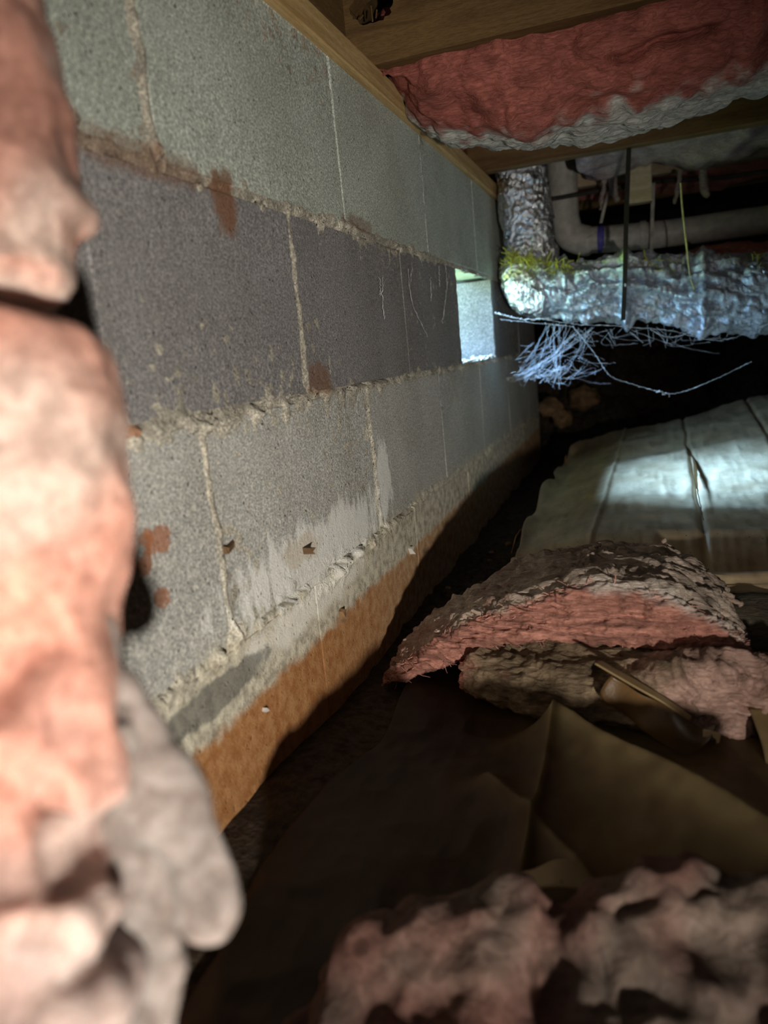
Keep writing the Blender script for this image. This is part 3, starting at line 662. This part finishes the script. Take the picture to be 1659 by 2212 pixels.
# loose fibres and curls on the torn edge
r = np.random.RandomState(12); LN = []; RA = []
FBc, FTc, BTc = cr(np.array(fb), 200), cr(np.array(ft), 200), cr(np.array(bt), 200)
for k in range(900):
    i = r.randint(6, 194); w = r.rand(); p = FBc[i]*(1-w)+FTc[i]*w+np.array([0, -.004, 0]); tn = FBc[min(i+5, 199)]-FBc[max(i-5, 0)]; tn /= np.linalg.norm(tn)
    if w < .12 : tn = tn+np.array([0, 0, -.9])
    dv = tn*r.choice([-1, 1])+r.normal(0, .25, 3); q = p-L; ln = [q]
    for s_ in range(5): dv = dv+r.normal(0, .22, 3)+np.array([0, -.05, 0]); q = q+dv/np.linalg.norm(dv)*r.uniform(.0015, .0045); ln.append(q)
    LN.append(ln); RA.append(r.uniform(.00025, .0007))
o = strips('loose_fibres', LN, RA, M_fib, t, 3); setcol(o.data, np.tile([.78, .40, .32], (len(o.data.vertices), 1))); o['kind'] = 'stuff'
LN = []; RA = []
for (px, py, yy, h) in ((1295, 1210, .40, .024), (1285, 1190, .41, .018), (1360, 1182, .45, .012), (1030, 1325, .245, .012), (1105, 1325, .24, .010), (1165, 1290, .24, .012), (1570, 1290, .33, .014), (955, 1365, .26, .010), (1590, 1300, .33, .012), (1210, 1290, .24, .008), (1440, 1180, .45, .016)):
    p = W(px, py, 1, yy)-L; ln = [p+np.array([0, 0, -.012])]
    for s_ in range(6): ln.append(p+np.array([.006*math.sin(s_+px), -.004*s_/5, h*s_/5-.006]))
    LN.append(cr(np.array(ln), 14)); RA.append(np.linspace(.0075, .003, 14)*(h/.02)*(.8+.4*r.rand(14)))
o = strips('fluff_curls', LN, RA, M_fib, t, 8); setcol(o.data, np.tile([.55, .42, .34], (len(o.data.vertices), 1))); o['kind'] = 'stuff'

# dusty batt underneath with its kraft paper torn
t = empty('insulation_batt', (.35, .2, .03)); tag(t, 'flattened dusty brown batt lying under the arched pink piece', 'insulation', 'fibreglass batts'); L = np.array([.35, .2, .03])
fb = [W(1005, 1452, 1, .20), W(1090, 1488, 1, .17), W(1200, 1508, 1, .155), W(1330, 1520, 1, .145), W(1440, 1528, 1, .14), W(1560, 1526, 1, .14), W(1670, 1530, 1, .14), W(1900, 1560, 1, .14)]
ft = [W(1020, 1425, 1, .205), W(1110, 1455, 1, .18), W(1215, 1470, 1, .165), W(1330, 1480, 1, .155), W(1430, 1455, 1, .15), W(1550, 1440, 1, .15), W(1670, 1455, 1, .15), W(1900, 1480, 1, .15)]
bt = [W(1060, 1398, 1, .25), W(1120, 1388, 1, .25), W(1230, 1378, 1, .25), W(1340, 1390, 1, .24), W(1450, 1400, 1, .24), W(1560, 1418, 1, .24), W(1670, 1440, 1, .24), W(1900, 1470, 1, .24)]
rows = []
for a, b, c in zip(fb, ft, bt):
    bk_ = np.array([c[0], c[1]+.08, .035]); a2 = np.array([a[0], a[1]+.01, min(a[2], .040)]); rows.append([a2, a, b, b*.5+c*.5+np.array([0, 0, .004]), c, bk_+np.array([0, 0, .01]), bk_, np.array([c[0], (a[1]+bk_[1])/2, .032])])
def uc(V, U, Vv, N):
    n = fbm(V*40, 4, .6, 5); fluffy = sm(.50, .60, U+.06*n)
    dust = np.array([.23, .17, .11])*(1+.45*n)[:, None]; pk = np.array([.50, .33, .27])*(1+.25*n)[:, None]; tip = sm(.24, .10, U+.05*n)*sm(.35, .2, Vv)
    C = dust*(1-fluffy)[:, None]+pk*fluffy[:, None]; return np.clip(C*(1-tip)[:, None]+PINK*tip[:, None], .02, 1)
def ud(V, U, Vv, N):
    Vw = V+L; fl = sm(.50, .60, U)
    return N*(.004*fbm(Vw*18, 3, .5, 41)+.004*ridge(Vw*np.array([30, 40, 90]), 3, .6, 42)*(1-fl)+.008*fl*ridge(Vw*34+1.5*np.c_[vn(Vw*20, 1), vn(Vw*20, 2), vn(Vw*20, 3)], 3, .55, 44))[:, None]
loft('batt_body', np.array(rows)-L, 330, 150, M_fib, t, ud, uc)
M_kraft = sheetmat('kraft_paper', (.17, .115, .05), (.27, .19, .09), .55)
def polysheet(name, quad_rows, mat, parent=None, nu=30, nv=14, wob=.002, seed=0, thick=.0014):
    A = cr(np.array(quad_rows), nu); A = cr(A.transpose(1, 0, 2), nv).transpose(1, 0, 2); V = A.reshape(-1, 3); V = V+wob*np.c_[vn(V*45, seed), vn(V*45, seed+1), vn(V*45, seed+2)]
    o = link(name, mesh(name, V, gridfaces(nu, nv)), mat, parent); s = o.modifiers.new('thickness', 'SOLIDIFY'); s.thickness = thick; return o
# folded flap edge (lit) and the hanging torn piece
q = [[W(1285, 1432, 1, .135)-L, W(1292, 1426, 1, .15)-L], [W(1360, 1475, 1, .125)-L, W(1372, 1466, 1, .14)-L], [W(1430, 1515, 1, .118)-L, W(1438, 1508, 1, .13)-L], [W(1492, 1556, 1, .11)-L, W(1496, 1548, 1, .115)-L]]
polysheet('kraft_flap', q, M_kraft, t, 30, 8, .0012, 3, .002)['label'] = 'folded kraft paper edge'
q = [[W(1320, 1460, 1, .132)-L, W(1300, 1500, 1, .13)-L, W(1330, 1530, 1, .128)-L], [W(1400, 1500, 1, .125)-L, W(1390, 1545, 1, .118)-L, W(1400, 1580, 1, .115)-L], [W(1470, 1545, 1, .115)-L, W(1460, 1585, 1, .105)-L, W(1470, 1625, 1, .10)-L], [W(1515, 1570, 1, .107)-L, W(1510, 1600, 1, .10)-L, W(1500, 1622, 1, .098)-L], [W(1548, 1572, 1, .10)-L, W(1540, 1588, 1, .098)-L, W(1535, 1600, 1, .096)-L]]
polysheet('torn_kraft', q, M_plastic, t, 34, 18, .003, 7)['label'] = 'ragged torn kraft paper'
q = [[W(1520, 1575, 1, .103)-L, W(1520, 1592, 1, .102)-L], [W(1540, 1578, 1, .10)-L, W(1536, 1592, 1, .10)-L], [W(1556, 1586, 1, .098)-L, W(1546, 1596, 1, .098)-L], [W(1552, 1604, 1, .097)-L, W(1546, 1606, 1, .097)-L]]
polysheet('torn_corner', q, M_sheet, t, 14, 6, .001, 9)['label'] = 'pale ragged corner of the paper'
# kraft strip beyond at the right edge of the frame
q = [[W(1618, 1532, 1, .135), W(1700, 1530, 1, .135)], [W(1640, 1590, 1, .11), W(1720, 1590, 1, .11)], [W(1655, 1640, 1, .09), W(1740, 1640, 1, .09)], [W(1668, 1700, 1, .07), W(1750, 1700, 1, .07)]]
o = polysheet('kraft_strip', q, M_kraft, None, 20, 8, .002, 11); tag(o, 'brown kraft paper strip hanging at the right edge below the pinkish fluff', 'paper')

# weathered layered board and dark scrap right of the chunk
rows = []
for x in np.linspace(.40, 1.3, 8):
    rows.append([(x, .40+.012*math.cos(a)*2, .105+.012*math.sin(a)) for a in np.linspace(0, 2*math.pi, 9)[:-1]])
p0 = W(1600, 1262, 1, .42)
rows = np.array(rows)+np.array([0, .02, p0[2]-.105])
o = loft('folded_sheet', rows, 80, 30, M_sheet, None, lambda V, U, Vv, N: N*(.004*ridge(V*np.array([6, 60, 160]), 3, .6, 51))[:, None]); tag(o, 'grey crumpled fold of sheet lying right of the pink piece', 'ground sheet')
rows = []
for x in np.linspace(.43, 1.3, 7):
    rows.append([(x, .36+.06*math.cos(a), .075+.040*math.sin(a)) for a in np.linspace(0, 2*math.pi, 9)[:-1]])
o = loft('insulation_scrap', rows, 120, 60, M_fib, None, fluff(.010, .006, .001, (1, 1, 1), 55), lambda V, U, Vv, N: np.array([.12, .105, .075])*(1+.4*fbm(V*30, 3, .6, 6))[:, None]); tag(o, 'dark scrap of batt right of the arched pink piece', 'insulation')

# ------------------------------------------------------------------ near batts, out of focus
Rr, Uu, Ff = R3, U3, F2
def hang(rws, thick):
    out = []
    for px, py, wpx, t_ in rws:
        e = D(px, py, t_); w = wpx/CF*t_/2; c = e-Rr*w
        sec = []
        for k in range(10):
            a = 2*math.pi*k/10; ca, sa = math.cos(a), math.sin(a); sg = lambda v: math.copysign(abs(v)**.7, v)
            sec.append(c+Rr*w*sg(ca)+Ff*thick*.5*sg(sa))
        out.append(sec)
    return out
t = empty('insulation_batt', tuple(D(0, 1000, .31))); tag(t, 'blurred pink batt hanging close on the left in front of the wall', 'insulation', 'fibreglass batts'); L = D(0, 1000, .31)
def lc(V, U, Vv, N):
    Vw = V+L; n = fbm(Vw*26, 3, .6, 5); pale = sm(-.2, .5, fbm(Vw*14, 3, .55, 8))
    C = np.array([.78, .40, .31])*(1-pale)[:, None]+np.array([.76, .57, .49])*pale[:, None]
    low = sm(.36, .22, Vw[:, 2]+.03*n); C = C*(1-low)[:, None]+np.array([.36, .30, .29])*low[:, None]  # lower part greyed: its shade is put into the colour
    hi = sm(.47, .56, Vw[:, 2]); C = C*(1-.5*hi)[:, None]  # top darkened in the colour, standing in for torch falloff
    return np.clip(C*(1+.15*n)[:, None], .02, 1)
ld = lambda V, U, Vv, N: fluff(.0050, .0030, .0003, (1, 1, .55), 121, (20, 42, 120))(V+L, U, Vv, N)-N*(.013*sm(.30, .62, vn((V+L)*np.array([34, 34, 22]), 77))*sm(.42, .34, (V+L)[:, 2]))[:, None]
up = hang([(0, -500, 330, .34), (40, -200, 330, .335), (62, -20, 330, .33), (100, 90, 340, .33), (118, 190, 350, .325), (132, 290, 350, .325), (146, 370, 360, .32), (172, 435, 380, .32), (134, 470, 350, .32), (124, 530, 340, .32), (130, 590, 340, .315), (75, 640, 320, .315), (10, 660, 260, .315)], .07)
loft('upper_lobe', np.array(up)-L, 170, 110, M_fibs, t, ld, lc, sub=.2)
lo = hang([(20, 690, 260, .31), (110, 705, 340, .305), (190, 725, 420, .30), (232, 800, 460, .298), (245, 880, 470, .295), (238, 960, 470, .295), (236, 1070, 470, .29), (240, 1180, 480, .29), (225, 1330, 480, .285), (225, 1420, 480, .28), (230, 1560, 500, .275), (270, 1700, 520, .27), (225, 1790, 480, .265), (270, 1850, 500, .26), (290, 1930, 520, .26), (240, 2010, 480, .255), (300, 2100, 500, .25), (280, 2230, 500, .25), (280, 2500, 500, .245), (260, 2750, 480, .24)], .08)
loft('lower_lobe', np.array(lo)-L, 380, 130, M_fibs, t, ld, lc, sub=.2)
# translucent pale facing that peels off to the right
def fc(V, U, Vv, N):
    n = fbm((V+L)*30, 3, .6, 9); return np.clip(np.array([.30, .26, .24])*(1+.25*n)[:, None], .02, 1)
fl = hang([(232, 1330, 150, .292), (262, 1430, 190, .290), (310, 1510, 210, .287), (362, 1590, 230, .284), (415, 1670, 250, .28), (452, 1750, 230, .277), (476, 1820, 200, .274), (484, 1890, 160, .272), (500, 1960, 120, .27), (480, 2000, 70, .27)], .012)
loft('peeled_facing', np.array(fl)-L, 130, 60, M_fibs, t, lambda V, U, Vv, N: fluff(.003, .0022, .0003, (1, 1, 1), 131, (25, 60, 150))(V+L, U, Vv, N), fc, sub=.1)
fl = hang([(300, 1560, 110, .281), (330, 1680, 130, .278), (350, 1780, 120, .275), (372, 1880, 110, .272), (392, 1980, 120, .268), (398, 2080, 140, .265), (386, 2200, 150, .262), (385, 2350, 150, .26), (380, 2500, 140, .257)], .014)
loft('peeled_facing', np.array(fl)-L, 130, 50, M_fibs, t, lambda V, U, Vv, N: fluff(.003, .0022, .0003, (1, 1, 1), 133, (25, 60, 150))(V+L, U, Vv, N), fc, sub=.1)

# lumpy pink batt at the bottom edge
t = empty('insulation_batt', (.33, -.27, .09)); tag(t, 'blurred lumpy pink batt lying on the floor at the bottom edge', 'insulation', 'fibreglass batts'); L = np.array([.33, -.27, .09])
rows = []
for px, py, tt in ((650, 2200, .46), (690, 2080, .46), (760, 1995, .46), (860, 1955, .46), (970, 1945, .46), (1070, 1940, .45), (1170, 1975, .45), (1230, 1960, .45), (1300, 1925, .44), (1400, 1905, .44), (1500, 1885, .44), (1600, 1900, .44), (1700, 1885, .44), (1900, 1880, .44)):
    c = D(px, py+18, tt)      # ridge line
    f = np.array([c[0], c[1]-.05, c[2]-.022]); f2 = np.array([c[0], c[1]-.11, c[2]-.035]); f3 = np.array([c[0], c[1]-.17, c[2]-.06])
    rows.append([c, c+np.array([0, .035, -.02]), (c[0], c[1]+.05, .045), (c[0], c[1]-.05, .042), (c[0], c[1]-.18, .042), f3, f2, f])
def gc(V, U, Vv, N):
    n = fbm((V+L)*30, 3, .6, 19); p = sm(-.4, .5, fbm((V+L)*16, 2, .5, 21)); C = np.array([.15, .080, .065])*(1-p)[:, None]+np.array([.13, .10, .082])*p[:, None]; return np.clip(C*(1+.25*n)[:, None], .02, 1)
loft('batt_body', np.array(rows)-L, 260, 150, M_fibs, t, lambda V, U, Vv, N: fluff(.009, .0065, .0004, (1, 1, 1), 141, (20, 40, 120))(V+L, U, Vv, N), gc, sub=.3)
q = [[W(1130, 1880, 1, -.10), W(1110, 1925, 1, -.12)], [W(1200, 1862, 1, -.09), W(1190, 1915, 1, -.12)], [W(1260, 1868, 1, -.09), W(1270, 1915, 1, -.12)], [W(1290, 1900, 1, -.10), W(1330, 1925, 1, -.12)]]
o = polysheet('paper_scrap', q, M_kraft, None, 24, 10, .006, 15); tag(o, 'dull torn paper scrap tucked behind the lumpy batt at the bottom', 'paper')

# ------------------------------------------------------------------ small things on the wall and in the trench
def chip(name, px, py, pts, th, mat, lab, cat):
    c = W(px, py, 0, 0); V = [(c[0]+.0005, c[1]+a, c[2]+b) for a, b in pts]+[(c[0]+th*(1+.6*(i % 2)), c[1]+a*.9, c[2]+b*.9) for i, (a, b) in enumerate(pts)]
    n = len(pts); o = link(name, mesh(name, V, [tuple(range(n)), tuple(range(n, 2*n))[::-1]]+[(i, (i+1) % n, n+(i+1) % n, n+i) for i in range(n)], False), mat); tag(o, lab, cat); return o
chip('dry_leaf', 490, 1182, [(-.012, .004), (-.006, .001), (.010, .004), (.004, -.001), (-.004, -.006), (-.010, -.004)], .004, M_chip, 'small dark pointed leaf stuck in the wall joint', 'leaf')
chip('paint_fleck', 568, 1533, [(-.003, 0), (-.001, .003), (.003, .002), (.003, -.002), (0, -.003)], .004, M_white, 'white fleck stuck on the orange-stained wall base', 'fleck')
chip('husk', 884, 1190, [(-.006, .006), (0, .008), (.004, 0), (.006, -.008), (.001, -.006)], .006, M_white, 'pale curled husk clinging to the low wall', 'husk')
chip('mortar_drip', 736, 1330, [(-.006, .008), (0, .010), (.006, .004), (.004, -.006), (0, -.010), (-.004, -.004)], .006, M_clay, 'orange-tan mortar drip below the lowest bed joint', 'mortar')
chip('nail_stub', 655, 1190, [(-.002, .004), (.002, .004), (.003, -.003), (-.001, -.004)], .010, M_chip, 'rusty nail stub above the white salt stain', 'nail')
r = random.Random(31); proto = None
for k in range(60):
    px = r.uniform(870, 1080); y = r.uniform(.30, 1.0); x = r.uniform(.015, .13); s_ = r.uniform(.003, .009)
    bm = bmesh.new(); bmesh.ops.create_icosphere(bm, subdivisions=1, radius=s_)
    for v in bm.verts: v.co = Vector((v.co.x*r.uniform(.8, 1.3), v.co.y*r.uniform(.8, 1.3), v.co.z*.6))
    me = bpy.data.meshes.new('soil_clod'); bm.to_mesh(me); bm.free()
    o = link('soil_clod', me, M_soil if k % 4 else M_clay, None, (x, y, float(soil(np.array([x]), np.array([y]))[0])+s_*.3)); tag(o, 'small dark soil clod in the trench between wall and sheet', 'clod', 'soil clods in the trench')
# clay lumps at the far wall corner
for k, (px, py, yy, s_) in enumerate(((1190, 880, 2.32, .05), (1215, 905, 2.30, .04), (1260, 860, 2.5, .06))):
    p = W(px, py, 1, yy); bm = bmesh.new(); bmesh.ops.create_icosphere(bm, subdivisions=3, radius=s_); 
    me = bpy.data.meshes.new('clay_lump'); bm.to_mesh(me); bm.free(); V = verts(me); V = V*np.array([1, .8, .8])+V/np.linalg.norm(V, axis=1)[:, None]*(s_*.25*fbm(V*40, 3, .6, k))[:, None]; setverts(me, V)
    me.polygons.foreach_set('use_smooth', [True]*len(me.polygons))
    o = link('clay_lump', me, M_clay, None, tuple(p)); tag(o, ('orange clay lump against the far end of the block wall', 'smaller clay lump beside the far corner of the tan sheet', 'dark clay lump on the bank behind the tan sheet')[k], 'clay lump', 'clay lumps')
